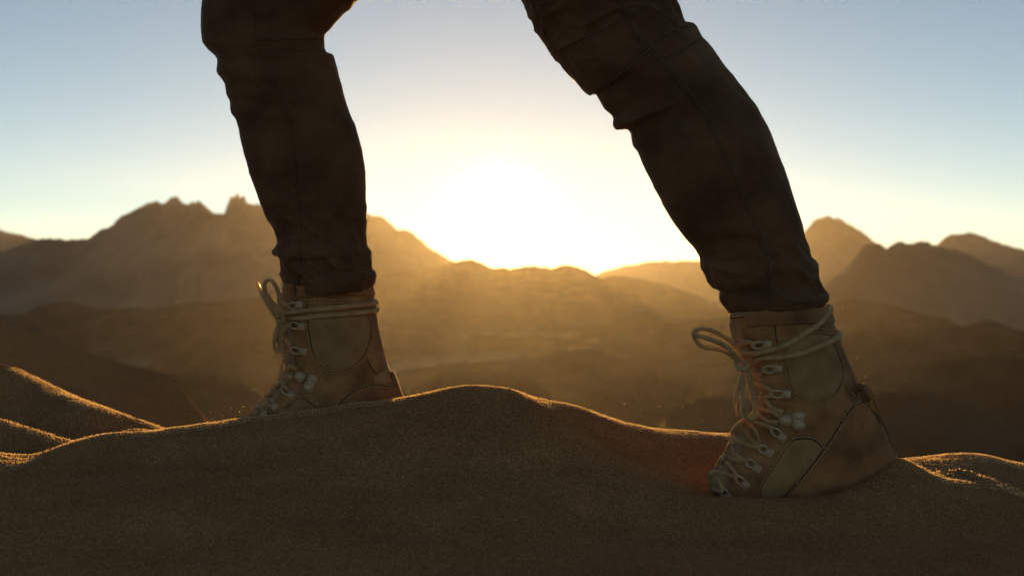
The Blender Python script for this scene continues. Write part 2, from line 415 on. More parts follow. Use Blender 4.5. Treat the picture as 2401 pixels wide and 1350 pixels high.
# ------------------------------------------------------------------ the person: trousers and two laced boots
def mat_cloth():
    m, nt, b = new_mat('trouser_cloth'); L = nt.links.new
    tc = nd(nt, 'ShaderNodeTexCoord')
    n = nd(nt, 'ShaderNodeTexNoise'); n.inputs['Scale'].default_value = 14; n.inputs['Detail'].default_value = 7
    L(tc.outputs['Object'], n.inputs['Vector'])
    r = ramp(nt, n.outputs['Fac'], [(0.3, (0.07, 0.037, 0.018)), (0.7, (0.145, 0.082, 0.042))]); L(r.outputs[0], b.inputs['Base Color'])
    w = nd(nt, 'ShaderNodeTexWave', wave_type='BANDS', bands_direction='DIAGONAL'); w.inputs['Scale'].default_value = 420; w.inputs['Distortion'].default_value = 1.2
    L(tc.outputs['Object'], w.inputs['Vector'])
    n3 = nd(nt, 'ShaderNodeTexNoise'); n3.inputs['Scale'].default_value = 160; n3.inputs['Detail'].default_value = 5
    L(tc.outputs['Object'], n3.inputs['Vector'])
    b1 = nd(nt, 'ShaderNodeBump'); b1.inputs['Strength'].default_value = 0.25; b1.inputs['Distance'].default_value = 0.0006
    L(w.outputs['Fac'], b1.inputs['Height'])
    b2 = nd(nt, 'ShaderNodeBump'); b2.inputs['Strength'].default_value = 0.3; b2.inputs['Distance'].default_value = 0.002
    L(n3.outputs['Fac'], b2.inputs['Height']); L(b1.outputs[0], b2.inputs['Normal']); L(b2.outputs[0], b.inputs['Normal'])
    setp(b, Roughness=0.9, Specular_IOR_Level=0.1, Sheen_Weight=0.3, Sheen_Roughness=0.3, Sheen_Tint=(1, 0.85, 0.65, 1))
    return m
def mat_noisy(name, c0, c1, scale, rough, bump, bscale, sheen=0.15, metal=0.0, spec=0.3, transl=0.0):
    m, nt, b = new_mat(name); L = nt.links.new
    tc = nd(nt, 'ShaderNodeTexCoord')
    n = nd(nt, 'ShaderNodeTexNoise'); n.inputs['Scale'].default_value = scale; n.inputs['Detail'].default_value = 6
    L(tc.outputs['Object'], n.inputs['Vector'])
    r = ramp(nt, n.outputs['Fac'], [(0.32, c0), (0.68, c1)]); L(r.outputs[0], b.inputs['Base Color'])
    n2 = nd(nt, 'ShaderNodeTexNoise'); n2.inputs['Scale'].default_value = bscale; n2.inputs['Detail'].default_value = 4
    L(tc.outputs['Object'], n2.inputs['Vector'])
    bp = nd(nt, 'ShaderNodeBump'); bp.inputs['Strength'].default_value = bump; bp.inputs['Distance'].default_value = 0.0012
    L(n2.outputs['Fac'], bp.inputs['Height']); L(bp.outputs[0], b.inputs['Normal'])
    setp(b, Roughness=rough, Specular_IOR_Level=spec, Metallic=metal, Sheen_Weight=sheen, Sheen_Roughness=0.35, Sheen_Tint=(1, 0.85, 0.6, 1), Transmission_Weight=transl)
    return m
def mat_canvas(name, c0, c1):
    m = mat_noisy(name, c0, c1, 40, 0.9, 0.2, 500, 0.3, spec=0.1)
    nt = m.node_tree; b = nt.nodes['Principled BSDF']; L = nt.links.new
    tc = nd(nt, 'ShaderNodeTexCoord')
    w = nd(nt, 'ShaderNodeTexWave', wave_type='BANDS', bands_direction='DIAGONAL'); w.inputs['Scale'].default_value = 150; w.inputs['Distortion'].default_value = 0.6
    L(tc.outputs['Object'], w.inputs['Vector'])
    bp = nd(nt, 'ShaderNodeBump'); bp.inputs['Strength'].default_value = 0.6; bp.inputs['Distance'].default_value = 0.001
    L(w.outputs['Fac'], bp.inputs['Height'])
    old = b.inputs['Normal'].links[0].from_socket
    L(old, bp.inputs['Normal']); L(bp.outputs[0], b.inputs['Normal'])
    return m
def mat_lace():
    m = mat_noisy('lace_cord', (0.31, 0.190, 0.088), (0.48, 0.310, 0.155), 60, 0.85, 0.5, 900, 0.6, spec=0.15)
    return m
M_CLOTH = mat_cloth()
M_THREAD_DK = mat_noisy('dark_thread', (0.110, 0.070, 0.040), (0.165, 0.110, 0.066), 60, 0.9, 0.3, 500)
M_LEATHER = mat_noisy('nubuck_leather', (0.165, 0.079, 0.029), (0.37, 0.188, 0.074), 28, 0.82, 0.5, 420, 0.3)
M_LEATHER2 = mat_noisy('heel_leather', (0.145, 0.067, 0.024), (0.31, 0.150, 0.058), 24, 0.82, 0.5, 420, 0.3)
M_CANVAS = mat_canvas('canvas', (0.24, 0.142, 0.062), (0.36, 0.222, 0.104))
M_TONGUE = mat_canvas('tongue_fabric', (0.208, 0.136, 0.072), (0.320, 0.224, 0.128))
M_LACE = mat_lace()
M_HOOK = mat_noisy('painted_metal', (0.36, 0.255, 0.15), (0.50, 0.37, 0.225), 90, 0.32, 0.12, 500, 0.0, spec=0.5)
M_STITCH = mat_noisy('stitch_thread', (0.36, 0.23, 0.11), (0.50, 0.33, 0.17), 200, 0.8, 0.1, 500, 0.2)
M_PIPE = mat_noisy('dark_piping', (0.055, 0.029, 0.014), (0.09, 0.048, 0.024), 90, 0.8, 0.2, 500)
M_RUBBER = mat_noisy('sole_rubber', (0.05, 0.035, 0.022), (0.10, 0.07, 0.045), 50, 0.85, 0.4, 300)
M_AGLET = mat_noisy('aglet_plastic', (0.42, 0.20, 0.07), (0.55, 0.28, 0.10), 50, 0.35, 0.05, 300, 0.0, spec=0.5, transl=0.12)

person = bpy.data.objects.new('person', None); COL.objects.link(person)
person.location = P(1050, 1120, 2.08); person.empty_display_size = 0.2
tag(person, 'person striding left over the dune in dark trousers and laced boots', 'person')
PINV = Matrix.Translation(-person.location)
def part(name, me, mat, parent=None, smooth=True):
    """me is in world coordinates; parents sit at the person's origin"""
    me.transform(PINV)
    o = link(name, me, mat, smooth=smooth)
    o.parent = parent or person
    return o

def catmull(pts, n):
    pts = [Vector(p) for p in pts]
    if len(pts) == 2: pts = [pts[0], pts[0].lerp(pts[1], .5), pts[1]]
    q = [pts[0] * 2 - pts[1]] + pts + [pts[-1] * 2 - pts[-2]]
    seg = [0.0]
    for a, b in zip(pts, pts[1:]): seg.append(seg[-1] + max((b - a).length, 1e-6))
    out = []
    for i in range(n):
        d = seg[-1] * i / (n - 1)
        k = max(j for j in range(len(pts) - 1) if seg[j] <= d + 1e-9)
        t = min(1, (d - seg[k]) / (seg[k+1] - seg[k]))
        p0, p1, p2, p3 = q[k], q[k+1], q[k+2], q[k+3]
        out.append(0.5 * ((2*p1) + (p2-p0)*t + (2*p0 - 5*p1 + 4*p2 - p3)*t*t + (3*p1 - p0 - 3*p2 + p3)*t**3))
    return out
def tube(bm, pts, r, sides=10, flat=1.0, nrm=None):
    rings = []; u = None
    n = len(pts)
    for i, p in enumerate(pts):
        d = (pts[min(i+1, n-1)] - pts[max(i-1, 0)]).normalized()
        if u is None:
            u = d.orthogonal().normalized() if nrm is None else (nrm - d * nrm.dot(d)).normalized()
        else: u = (u - d * u.dot(d)).normalized()
        v = d.cross(u)
        rr = r(i / (n - 1)) if callable(r) else r
        rings.append([bm.verts.new(p + (u * math.cos(a) * flat + v * math.sin(a)) * rr) for a in [2*math.pi*k/sides for k in range(sides)]])
    for a, b in zip(rings, rings[1:]):
        for k in range(sides):
            bm.faces.new((a[k], a[(k+1) % sides], b[(k+1) % sides], b[k]))
    bm.faces.new(rings[0][::-1]); bm.faces.new(rings[-1])
def bm_mesh(bm, name):
    bmesh.ops.recalc_face_normals(bm, faces=bm.faces)
    me = bpy.data.meshes.new(name); bm.to_mesh(me); bm.free(); return me

class Loft:
    """a closed skin through rings; each ring runs from a front edge point to a back edge point of the limb"""
    def __init__(s, pairs, zx0, zy0, zs, Yc, depth, shear=0.0, sag=None, sq=1.0):
        pr = np.array(pairs, float)
        pr[:, 0::2] = zx0 + pr[:, 0::2] / zs; pr[:, 1::2] = zy0 + pr[:, 1::2] / zs
        s.pr = pr; mid = (pr[:, :2] + pr[:, 2:]) / 2
        s.arc = np.concatenate([[0], np.cumsum(np.linalg.norm(np.diff(mid, axis=0), axis=1))]); s.arc /= s.arc[-1]
        s.Yc, s.depth, s.shear, s.sag, s.sq = Yc, depth, shear, sag, sq
        s.xc = mid[:, 0].mean()
    def co(s, t, th):
        """t 0..1 top to bottom, th angle: pi = front edge (left), 0 = back edge, 3pi/2 faces the camera"""
        e = [pchip(s.arc, s.pr[:, k], t) for k in range(4)]
        a = np.cos(th); b = np.sin(th)
        px = (e[0] + e[2]) / 2 + a * (e[2] - e[0]) / 2
        py = (e[1] + e[3]) / 2 + a * (e[3] - e[1]) / 2
        w = np.hypot(e[2] - e[0], e[3] - e[1]) / 2 / F * 2.05
        d = s.depth(t, a, w)
        Yc = s.Yc(t) if callable(s.Yc) else s.Yc
        Y = Yc + s.shear * (px - s.xc) / F * 2.05 + np.sign(b) * np.abs(b)**s.sq * d
        if s.sag is not None: py = py + s.sag(t) * np.clip(-b, 0, 1)
        return np.stack([(px - CX) / F * Y, Y, -(py - CY) / F * Y], -1)
    def grid(s, T, TH, off=0.0, disp=None):
        tt, hh = np.meshgrid(T, TH, indexing='ij')
        p = s.co(tt, hh)
        e = 1e-3
        du = s.co(np.clip(tt + e, 0, 1), hh) - s.co(np.clip(tt - e, 0, 1), hh)
        dv = s.co(tt, hh + e) - s.co(tt, hh - e)
        nr = np.cross(du, dv); nr /= np.linalg.norm(nr, axis=-1, keepdims=True) + 1e-12
        c = p.mean(axis=1, keepdims=True)
        if ((p - c) * nr).sum() < 0 and len(TH) > 20: nr = -nr
        s.flip = getattr(s, 'flip', None)
        o = np.broadcast_to(np.asarray(off, float), tt.shape)
        if disp is not None: o = o + disp(tt, hh, p)
        return p + nr * o[..., None]
    def normal_sign(s):
        p = s.co(np.array([.5, .501]), np.array([1.5*np.pi, 1.5*np.pi]))
        q = s.co(np.array([.5]), np.array([1.5*np.pi + .001]))
        nr = np.cross(p[1] - p[0], q[0] - p[0])
        return 1.0 if nr[1] < 0 else -1.0
    def patch(s, T, TH, thick):
        """a raised piece lying on the skin with its own edge"""
        sg = s.normal_sign()
        T = np.asarray(T); TH = np.asarray(TH)
        tt, hh = np.meshgrid(T, TH, indexing='ij')
        e = 1e-3
        p = s.co(tt, hh)
        nr = np.cross(s.co(np.clip(tt+e, 0, 1), hh) - s.co(np.clip(tt-e, 0, 1), hh), s.co(tt, hh+e) - s.co(tt, hh-e))
        nr = sg * nr / (np.linalg.norm(nr, axis=-1, keepdims=True) + 1e-12)
        i = np.arange(len(T)); j = np.arange(len(TH))
        ei = np.minimum(i, len(T)-1-i); ej = np.minimum(j, len(TH)-1-j)
        edge = np.minimum(ei[:, None], ej[None, :])
        prof = np.where(edge == 0, -0.0015, np.where(edge == 1, 0.85*thick, thick))
        return mesh_np('patch', (p + nr * prof[..., None]).reshape(-1, 3), grid_faces(len(T), len(TH)))

def surf_fn(objs):
    vs, fs, o = [], [], 0
    for me in objs:
        vs += [v.co.copy() for v in me.vertices]
        fs += [tuple(i + o for i in p.vertices) for p in me.polygons]; o = len(vs)
    bvh = BVHTree.FromPolygons(vs, fs)
    def f(px, py, fallback):
        d = P(px, py, 1).normalized()
        loc, nr, _, _ = bvh.ray_cast(Vector((0, 0, 0)), d)
        if loc is None or abs(loc.y - fallback) > 0.3:
            q = P(px, py, fallback); l2, n2, _, _ = bvh.find_nearest(q)
            return Vector(q), n2 if n2 is not None else Vector((0, -1, 0))
        if nr.dot(d) > 0: nr = -nr
        return loc, nr
    return f

# ---- trousers
def leg_disp(seed, knee, hem, ph):
    def f(tt, hh, p):
        x, y, z = p[..., 0], p[..., 1], p[..., 2]
        s = tt * 0.9
        k = np.exp(-((tt - knee) / 0.10)**2); hm = np.exp(-((tt - hem) / 0.06)**2)
        d = 0.0030 * fbm(x*16 + 3*z, y*16, z*9, 3, seed)
        fold = (1 - np.abs(fbm(x*9 + z*16 + 2*np.sin(hh + ph), y*12, z*26, 2, seed + 5)))**2
        fold2 = (1 - np.abs(fbm(x*14 - z*22, y*18, z*20 + 5, 2, seed + 25)))**3
        d = d + (0.0095 * k + 0.0085 * hm + 0.0020) * (fold - 0.5) + (0.005 * k + 0.005 * hm + 0.0008) * (fold2 - 0.35)
        d = d + 0.0009 * fbm(x*70, y*70, z*60, 2, seed + 9)
        edge = np.abs(np.cos(hh))
        return d * (1 - 0.55 * edge**4)
    return f
rl_pairs = [(-420, -1000, 330, -1080), (-260, -700, 480, -820), (-60, -250, 560, -480), (0, -90, 620, -270), (40, 0, 645, -170), (80, 90, 655, -100), (160, 215, 672, -20), (205, 275, 690, 50), (260, 335, 704, 93), (300, 375, 722, 94),
    (318, 387, 742, 103), (335, 378, 770, 150), (375, 440, 800, 185), (415, 482, 850, 250), (413, 505, 880, 285), (425, 525, 905, 315), (465, 522, 930, 345), (485, 545, 955, 380), (492, 590, 990, 430), (512, 620, 1015, 475),
    (535, 680, 1050, 540), (580, 760, 1085, 625), (640, 870, 1125, 740), (700, 960, 1160, 850), (765, 1045, 1200, 990), (770, 1090, 1214, 1045), (780, 1115, 1230, 1058), (790, 1140, 1238, 1080), (815, 1170, 1250, 1130),
    (845, 1180, 1262, 1165), (838, 1195, 1275, 1190), (865, 1240, 1281, 1213), (885, 1275, 1262, 1235)]
ll_pairs = [(900, -1250, 1400, -1130), (700, -900, 1250, -480), (308, -364, 745, 0), (190, -240, 680, 70), (100, -110, 632, 128), (58, 20, 603, 160), (55, 110, 601, 190), (60, 180, 606, 226), (90, 220, 640, 245), (128, 265, 652, 290),
    (125, 310, 670, 350), (160, 375, 684, 400), (165, 410, 698, 445), (185, 450, 715, 490), (190, 490, 730, 525), (212, 525, 742, 560), (240, 650, 768, 660), (280, 780, 785, 780), (330, 930, 788, 940), (385, 1070, 790, 1075),
    (368, 1105, 800, 1095), (372, 1122, 806, 1115), (395, 1130, 805, 1140), (410, 1200, 806, 1180), (420, 1240, 828, 1210), (425, 1265, 822, 1245), (432, 1290, 805, 1265)]
dep_leg = lambda t, a, w: w * (0.86 - 0.06 * t)
RL = Loft(rl_pairs, 1200, 0, 1.731, lambda t: 2.04 - 0.09 * sstep(0, .8, t), dep_leg, sag=lambda t: 20 * sstep(.93, 1, t))
LL = Loft(ll_pairs, 440, 0, 1.875, lambda t: 2.12 + 0.07 * sstep(0, .6, t), dep_leg, sag=lambda t: 9 * sstep(.93, 1, t))
TH = np.linspace(0, 2*np.pi, 161)[:-1]
def leg_mesh(lf, disp):
    T = np.linspace(0, 1, 420)
    g = lf.grid(T, TH, 0.0, disp)
    # hem turned inwards
    c = g[-1].mean(axis=0)
    inner = [c + (g[-1] - c) * k + np.array([0, 0, dz]) for k, dz in ((0.975, -0.0015), (0.95, 0.002), (0.93, 0.03))]
    g = np.concatenate([g, np.stack(inner)])
    return g
tv, tf = [], []; off = 0
leg_meshes = []
for lf, dp in ((RL, leg_disp(3, .42, .95, 0)), (LL, leg_disp(13, .40, .94, 1.5))):
    g = leg_mesh(lf, dp); nr, nc = g.shape[:2]
    fc = grid_faces(nr, nc, True)
    tv.append(g.reshape(-1, 3)); tf.append(fc + off); off += nr * nc
    leg_meshes.append(mesh_np('leg', g.reshape(-1, 3), fc))
# hips and seat up to the waistband
hc = P(1050, -470, 2.08)
hr = []
for dz, rx, ry in ((-.10, .10, .09), (-.06, .16, .15), (0, .185, .175), (.08, .175, .17), (.16, .15, .16), (.22, .135, .155), (.225, .10, .11), (.225, .001, .001)):
    hr.append([(hc.x + rx*math.cos(a), hc.y + ry*math.sin(a), hc.z + dz) for a in TH])
hr = np.array(hr); tv.append(hr.reshape(-1, 3)); tf.append(grid_faces(len(hr), len(TH), True) + off)
tr = part('trousers', mesh_np('trousers', np.concatenate(tv), np.concatenate(tf)), M_CLOTH)
tag(tr, 'dark brown cloth trousers with knee seams and crumpled hems')
S_R = surf_fn([leg_meshes[0]]); S_L = surf_fn([leg_meshes[1]])
def rz4(q): return 1200 + q[0]/1.731, q[1]/1.731
def lz3(q): return 440 + q[0]/1.875, q[1]/1.875
def on_surf(sf, mp, pts, Y, n, lift):
    pp = catmull([(*mp(q), 0) for q in pts], n)
    out, nn = [], []
    for q in pp:
        l, nr = sf(q.x, q.y, Y); out.append(l + nr * lift); nn.append(nr)
    return out, nn
def seam(sf, mp, pts, Y, r=0.0016, lift=0.0006, n=70, name='seam', mat=None, parent=None):
    o, nn = on_surf(sf, mp, pts, Y, n, lift)
    bm = bmesh.new(); tube(bm, o, r, 8, 0.6, nn[0])
    return part(name, bm_mesh(bm, name), mat or M_CLOTH, parent or tr)
def stitches(sf, mp, pts, Y, step=0.0052, ln=0.0034, r=0.0008, lift=0.0009, rows=(0.0,), mat=None, parent=None):
    o, nn = on_surf(sf, mp, pts, Y, 160, lift)
    bm = bmesh.new()
    for row in rows:
        acc = 0; nxt = 0
        for i in range(len(o) - 1):
            d = o[i+1] - o[i]; l = d.length
            if l < 1e-7 or l > 0.02: continue
            d = d / l; sd = nn[i].cross(d)
            while nxt < acc + l:
                p = o[i] + d * (nxt - acc) + sd * row
                tube(bm, [p - d*ln/2, p - d*ln*.3 + nn[i]*.0004, p + d*ln*.3 + nn[i]*.0004, p + d*ln/2], r, 5)
                nxt += step * random.uniform(.93, 1.07)
            acc += l
    return part('stitching', bm_mesh(bm, 'stitching'), mat or M_STITCH, parent or tr)
seam(S_R, rz4, [(430, -20), (500, 150), (560, 205), (650, 310), (780, 470), (850, 600), (900, 720), (980, 900), (1025, 1030), (1045, 1150), (1050, 1270)], 1.95)
stitches(S_R, rz4, [(440, -20), (512, 145), (575, 200), (665, 308), (793, 466), (862, 597), (912, 716), (990, 896), (1035, 1028), (1055, 1150), (1060, 1270)], 1.95, mat=M_THREAD_DK)
for pts in ([(160, 213), (230, 185), (330, 140), (440, 85), (520, 40), (600, -15)], [(335, 376), (400, 320), (470, 265), (550, 195), (620, 150), (700, 110), (735, 98)], [(620, 230), (680, 205), (730, 170), (768, 152)]):
    seam(S_R, rz4, pts, 1.95); stitches(S_R, rz4, [(x + 3, y + 9) for x, y in pts], 1.95, mat=M_THREAD_DK)
seam(S_R, rz4, [(80, 0), (110, 90), (150, 170), (172, 205)], 1.95)
for pts in ([(292, 170), (400, 168), (500, 165), (598, 166)], [(300, 215), (400, 212), (500, 220), (604, 226)]):
    seam(S_L, lz3, pts, 2.1); stitches(S_L, lz3, [(x, y + 8) for x, y in pts], 2.1, mat=M_THREAD_DK)
seam(S_L, lz3, [(292, 60), (290, 170), (300, 215), (340, 300), (400, 430), (450, 560), (470, 720), (485, 900), (495, 1050), (490, 1180), (482, 1290)], 2.1)
seam(S_R, rz4, [(870, 1245), (960, 1275), (1050, 1290), (1150, 1275), (1268, 1215)], 1.9, r=.0011, name='hem_seam')
seam(S_L, lz3, [(428, 1262), (520, 1280), (650, 1280), (740, 1262), (812, 1245)], 2.15, r=.0011, name='hem_seam')

# ---- cloth fuzz
def mat_fuzz(name, c):
    m, nt, b = new_mat(name); L = nt.links.new
    setp(b, Base_Color=(*c, 1), Roughness=0.8)
    t_ = nd(nt, 'ShaderNodeBsdfTranslucent'); t_.inputs[0].default_value = (*[min(1, k * 2.2) for k in c], 1)
    mix = nd(nt, 'ShaderNodeMixShader'); mix.inputs[0].default_value = 0.6
    L(b.outputs[0], mix.inputs[1]); L(t_.outputs[0], mix.inputs[2]); L(mix.outputs[0], nt.nodes['Material Output'].inputs['Surface'])
    return m
M_FUZZ = mat_fuzz('cloth_fibre', (0.15, 0.085, 0.042))
M_FUZZ2 = mat_fuzz('cord_fibre', (0.34, 0.23, 0.12))
def fuzz(meshes, n, ln, width, mat, parent, zmax=.35):
    vs, nn = [], []
    for me in meshes:
        k = len(me.polygons)
        c = np.empty(k*3); me.polygons.foreach_get('center', c); q = np.empty(k*3); me.polygons.foreach_get('normal', q); a = np.empty(k); me.polygons.foreach_get('area', a)
        c = c.reshape(-1, 3); q = q.reshape(-1, 3); a = np.where(c[:, 2] < zmax, a, 0)
        m = me.vertices[0].co
        vs.append((c, q, a))
    A_ = np.array([x[2].sum() for x in vs]); out = []
    for (c, q, a), w in zip(vs, A_ / A_.sum()):
        idx = rng.choice(len(c), int(n * w), p=a / a.sum())
        s_ = np.sqrt(a[idx])[:, None]
        p = c[idx] + rng.uniform(-.5, .5, (len(idx), 3)) * s_
        d = q[idx] + rng.normal(0, .55, (len(idx), 3)); d /= np.linalg.norm(d, axis=1, keepdims=True)
        u = np.cross(d, rng.normal(0, 1, (len(idx), 3))); u /= np.linalg.norm(u, axis=1, keepdims=True)
        l_ = rng.uniform(.4, 1, (len(idx), 1)) * ln
        p = p - q[idx] * .0004
        out.append(np.stack([p - u*width/2, p + u*width/2, p + d*l_], 1).reshape(-1, 3))
    v = np.concatenate(out); f = np.arange(len(v)).reshape(-1, 3)
    return tag(part('fuzz', mesh_np('fuzz', v, f), mat, parent, smooth=False), kind='stuff')
def outward(me):
    bm = bmesh.new(); bm.from_mesh(me); bmesh.ops.recalc_face_normals(bm, faces=bm.faces); bm.to_mesh(me); bm.free(); return me
fuzz([outward(m) for m in leg_meshes], 70000, .0022, .00014, M_FUZZ, tr)

# ---- boots
def D_boot(top, ank, foot):
    def f(t, a, w):
        d = pchip([0, .3, .5, .75, 1.0], [top, ank, ank * 1.02, foot, foot], t)
        toe = 0.62 + 0.38 * sstep(-1.02, -0.35, a)          # narrower towards the instep and toe
        return d * np.where(t > .45, toe + (1 - toe) * (1 - sstep(.45, .7, t)), 1)
    return f
def make_boot(label, pairs, zx0, zy0, zs, Yc, shear, feats):
    lf = Loft(pairs, zx0, zy0, zs, Yc, D_boot(.056, .047, .050), shear=shear, sq=0.92)
    T = np.linspace(0, 1, 150)
    dsp = lambda tt, hh, p: 0.0016 * fbm(p[..., 0]*28, p[..., 1]*28, p[..., 2]*28, 3, 77) + 0.0012 * (1 - np.abs(fbm(p[..., 0]*14, p[..., 1]*30, p[..., 2]*60, 2, 79))) * np.exp(-((tt - .45) / .15)**2)
    g = lf.grid(T, TH[::2], 0.0, dsp)
    nc = g.shape[1]
    c0 = g[0].mean(axis=0)
    lip = [c0 + (g[0] - c0) * k + np.array([0, 0, dz]) for k, dz in ((0.90, -0.004), (0.94, 0.002), (0.975, .003))]
    c1 = g[-1].mean(axis=0)
    bot = [c1 + (g[-1] - c1) * k for k in (.9, .5, .05)]
    g = np.concatenate([np.stack(lip), g, np.stack(bot)])
    me = mesh_np('boot', g.reshape(-1, 3), grid_faces(len(g), nc, True))
    raw = me.copy()
    boot = part('boot', me, M_LEATHER); tag(boot, label)
    S0 = surf_fn([raw])
    mp = lambda q: (zx0 + q[0]/zs, zy0 + q[1]/zs)
    pi = math.pi
    # tongue, collar, back strip and sole are raised pieces that follow the skin
    part('tongue', lf.patch(np.linspace(.03, .93, 90), np.linspace(pi*.80, pi*1.20, 18), .0035), M_TONGUE, boot)
    part('collar', lf.patch(np.linspace(.0, .075, 12), np.linspace(-.75*pi, .75*pi, 110), .003), M_LEATHER2, boot)
    part('back_strip', lf.patch(np.linspace(.10, feats['tab_t'] - .02, 50), np.linspace(-.13*pi, .13*pi, 14), .0022), M_LEATHER2, boot)
    sole_T = np.linspace(.972, 1.0, 10)
    gs = lf.grid(sole_T, TH[::2], 0.0); cs = gs.mean(axis=1, keepdims=True)
    gs = cs + (gs - cs) * 1.035
    cb = gs[-1].mean(axis=0); ct = gs[0].mean(axis=0)
    gs = np.concatenate([(ct + (gs[0] - ct) * .95)[None], gs, (cb + (gs[-1] - cb) * .9 + np.array([0, 0, -.006]))[None], np.broadcast_to(cb + np.array([0, 0, -.006]), gs[-1].shape)[None] + 1e-4 * (gs[-1] - cb)[None]])
    part('sole', mesh_np('sole', gs.reshape(-1, 3), grid_faces(len(gs), nc, True)), M_RUBBER, boot)
    # panels
    skins = [raw]
    def panel(name, poly, thick, mat, inner=12, pipe=None):
        ring = catmull([(*mp(q), 0) for q in poly + [poly[0]]], 97)[:-1]
        c = sum(ring, Vector()) / len(ring)
        rs = list(np.linspace(0.04, .955, inner)) + [.975, 1.0]
        vv = []
        for r_ in rs:
            lift = thick if r_ < .96 else (thick * .8 if r_ < .99 else -.0012)
            for q in ring:
                k = c.lerp(q, r_); l, nr = S0(k.x, k.y, Yc); vv.append(l + nr * lift)
        me = mesh_np(name, [tuple(v) for v in vv], grid_faces(len(rs), len(ring), True))
        bm = bmesh.new(); bm.from_mesh(me); bm.verts.ensure_lookup_table()
        bm.faces.new([bm.verts[k] for k in range(len(ring))])
        bmesh.ops.recalc_face_normals(bm, faces=bm.faces); bm.to_mesh(me); bm.free()
        skins.append(me.copy())
        return part(name, me, mat, boot)
    for nm, poly, th_, mt in feats['panels']: panel(nm, poly, th_, mt)
    S1 = surf_fn(skins)
    for pts in feats['pipes']:
        seam(S1, mp, pts, Yc, .0010, .0003, 60, 'piping', M_PIPE, boot)
    for pts, rows in feats['stitch']:
        stitches(S1, mp, pts, Yc, rows=rows, parent=boot)
    # perforations
    bm = bmesh.new()
    for q in feats['holes']:
        l, nr = S1(*mp(q), Yc); tube(bm, [l - nr*.001, l + nr*.0004], .0009, 8)
    tag(part('perforation', bm_mesh(bm, 'perforation'), M_PIPE, boot), kind='stuff')
    # lace hooks and rings
    def hook(ring, riv, kind):
        lr, n0 = S1(*mp(ring), Yc); lv, n1 = S1(*mp(riv), Yc)
        nv = (n0 + n1).normalized(); d = (lr - lv); d = (d - nv * d.dot(nv)); ln = d.length; d.normalize(); t = nv.cross(d)
        bm = bmesh.new(); up = .0030
        hw = .0046
        # flat plate round the rivet, tapering to the eye
        prof = [(-.0055, .003), (-.0045, .0048), (0, .0056), (ln*.45, .0050)]
        for sg in (0,):
            top = []; low = []
            for x_, w_ in prof:
                top.append([bm.verts.new(lv + d*x_ + t*w_*s_ + nv*(up)) for s_ in (-1, -.5, .5, 1)])
                low.append([bm.verts.new(lv + d*x_ + t*w_*s_*1.1 - nv*.001) for s_ in (-1, -.5, .5, 1)])
            for a, b in zip(top, top[1:]):
                for k in range(3): bm.faces.new((a[k], a[k+1], b[k+1], b[k]))
            for k in range(len(prof) - 1):
                for e in (0, 3): bm.faces.new((top[k][e], top[k+1][e], low[k+1][e], low[k][e]))
            for k in range(3):
                bm.faces.new((top[0][k], top[0][k+1], low[0][k+1], low[0][k])); bm.faces.new((top[-1][k], top[-1][k+1], low[-1][k+1], low[-1][k]))
        # eye: an open D standing off the leather
        e0 = lv + d*ln*.40 + nv*(up - .0008)
        loop = [e0 - t*hw*.85, e0 + d*ln*.30 - t*hw*1.05 + nv*.0008, e0 + d*ln*.68 - t*hw*.75 + nv*.0018, e0 + d*ln*.85 + nv*.002, e0 + d*ln*.68 + t*hw*.75 + nv*.0018, e0 + d*ln*.30 + t*hw*1.05 + nv*.0008, e0 + t*hw*.85]
        tube(bm, catmull(loop, 26), .00175, 8)
        # domed rivet
        rr = .0041
        prev = None
        for k in range(5):
            ang = k / 4 * math.pi / 2
            ringv = [bm.verts.new(lv + nv*(up + .0022*math.sin(ang)) + (d*math.cos(b) + t*math.sin(b)) * rr * max(math.cos(ang), .02)) for b in np.linspace(0, 2*pi, 15)[:-1]]
            if prev:
                for j in range(14): bm.faces.new((prev[j], prev[(j+1) % 14], ringv[(j+1) % 14], ringv[j]))
            prev = ringv
        bm.faces.new(prev)
        part('lace_hook' if kind == 'hook' else 'lace_ring', bm_mesh(bm, 'hook'), M_HOOK, boot)
    for a, b, k in feats['hooks']: hook(a, b, k)
    # locking clamp with two rivets
    lk = feats['lock']
    bm = bmesh.new()
    pts = [S1(*mp(q), Yc) for q in lk['box']]
    nv = sum((n_ for _, n_ in pts), Vector()).normalized()
    lo = [bm.verts.new(l - nv*.001) for l, _ in pts]; hi = [bm.verts.new(l + nv*.0062) for l, _ in pts]
    bm.faces.new(hi)
    for k in range(4): bm.faces.new((lo[k], lo[(k+1) % 4], hi[(k+1) % 4], hi[k]))
    bmesh.ops.bevel(bm, geom=[e for e in bm.edges], offset=.0014, segments=2, affect='EDGES')
    pl = [S1(*mp(q), Yc) for q in lk['plate']]
    lo = [bm.verts.new(l - nv*.001) for l, _ in pl]; hi = [bm.verts.new(l + nv*.0028) for l, _ in pl]
    m_ = len(pl)
    bm.faces.new(hi)
    for k in range(m_): bm.faces.new((lo[k], lo[(k+1) % m_], hi[(k+1) % m_], hi[k]))
    for q in lk['rivets']:
        l, nr = S1(*mp(q), Yc)
        u = nv.orthogonal().normalized(); v = nv.cross(u); prev = None
        for k in range(5):
            ang = k / 4 * math.pi / 2
            rg = [bm.verts.new(l + nv*(.0026 + .0028*math.sin(ang)) + (u*math.cos(b) + v*math.sin(b)) * .0058 * max(math.cos(ang), .02)) for b in np.linspace(0, 2*pi, 17)[:-1]]
            if prev:
                for j in range(16): bm.faces.new((prev[j], prev[(j+1) % 16], rg[(j+1) % 16], rg[j]))
            prev = rg
        bm.faces.new(prev)
    part('lace_clamp', bm_mesh(bm, 'clamp'), M_HOOK, boot)
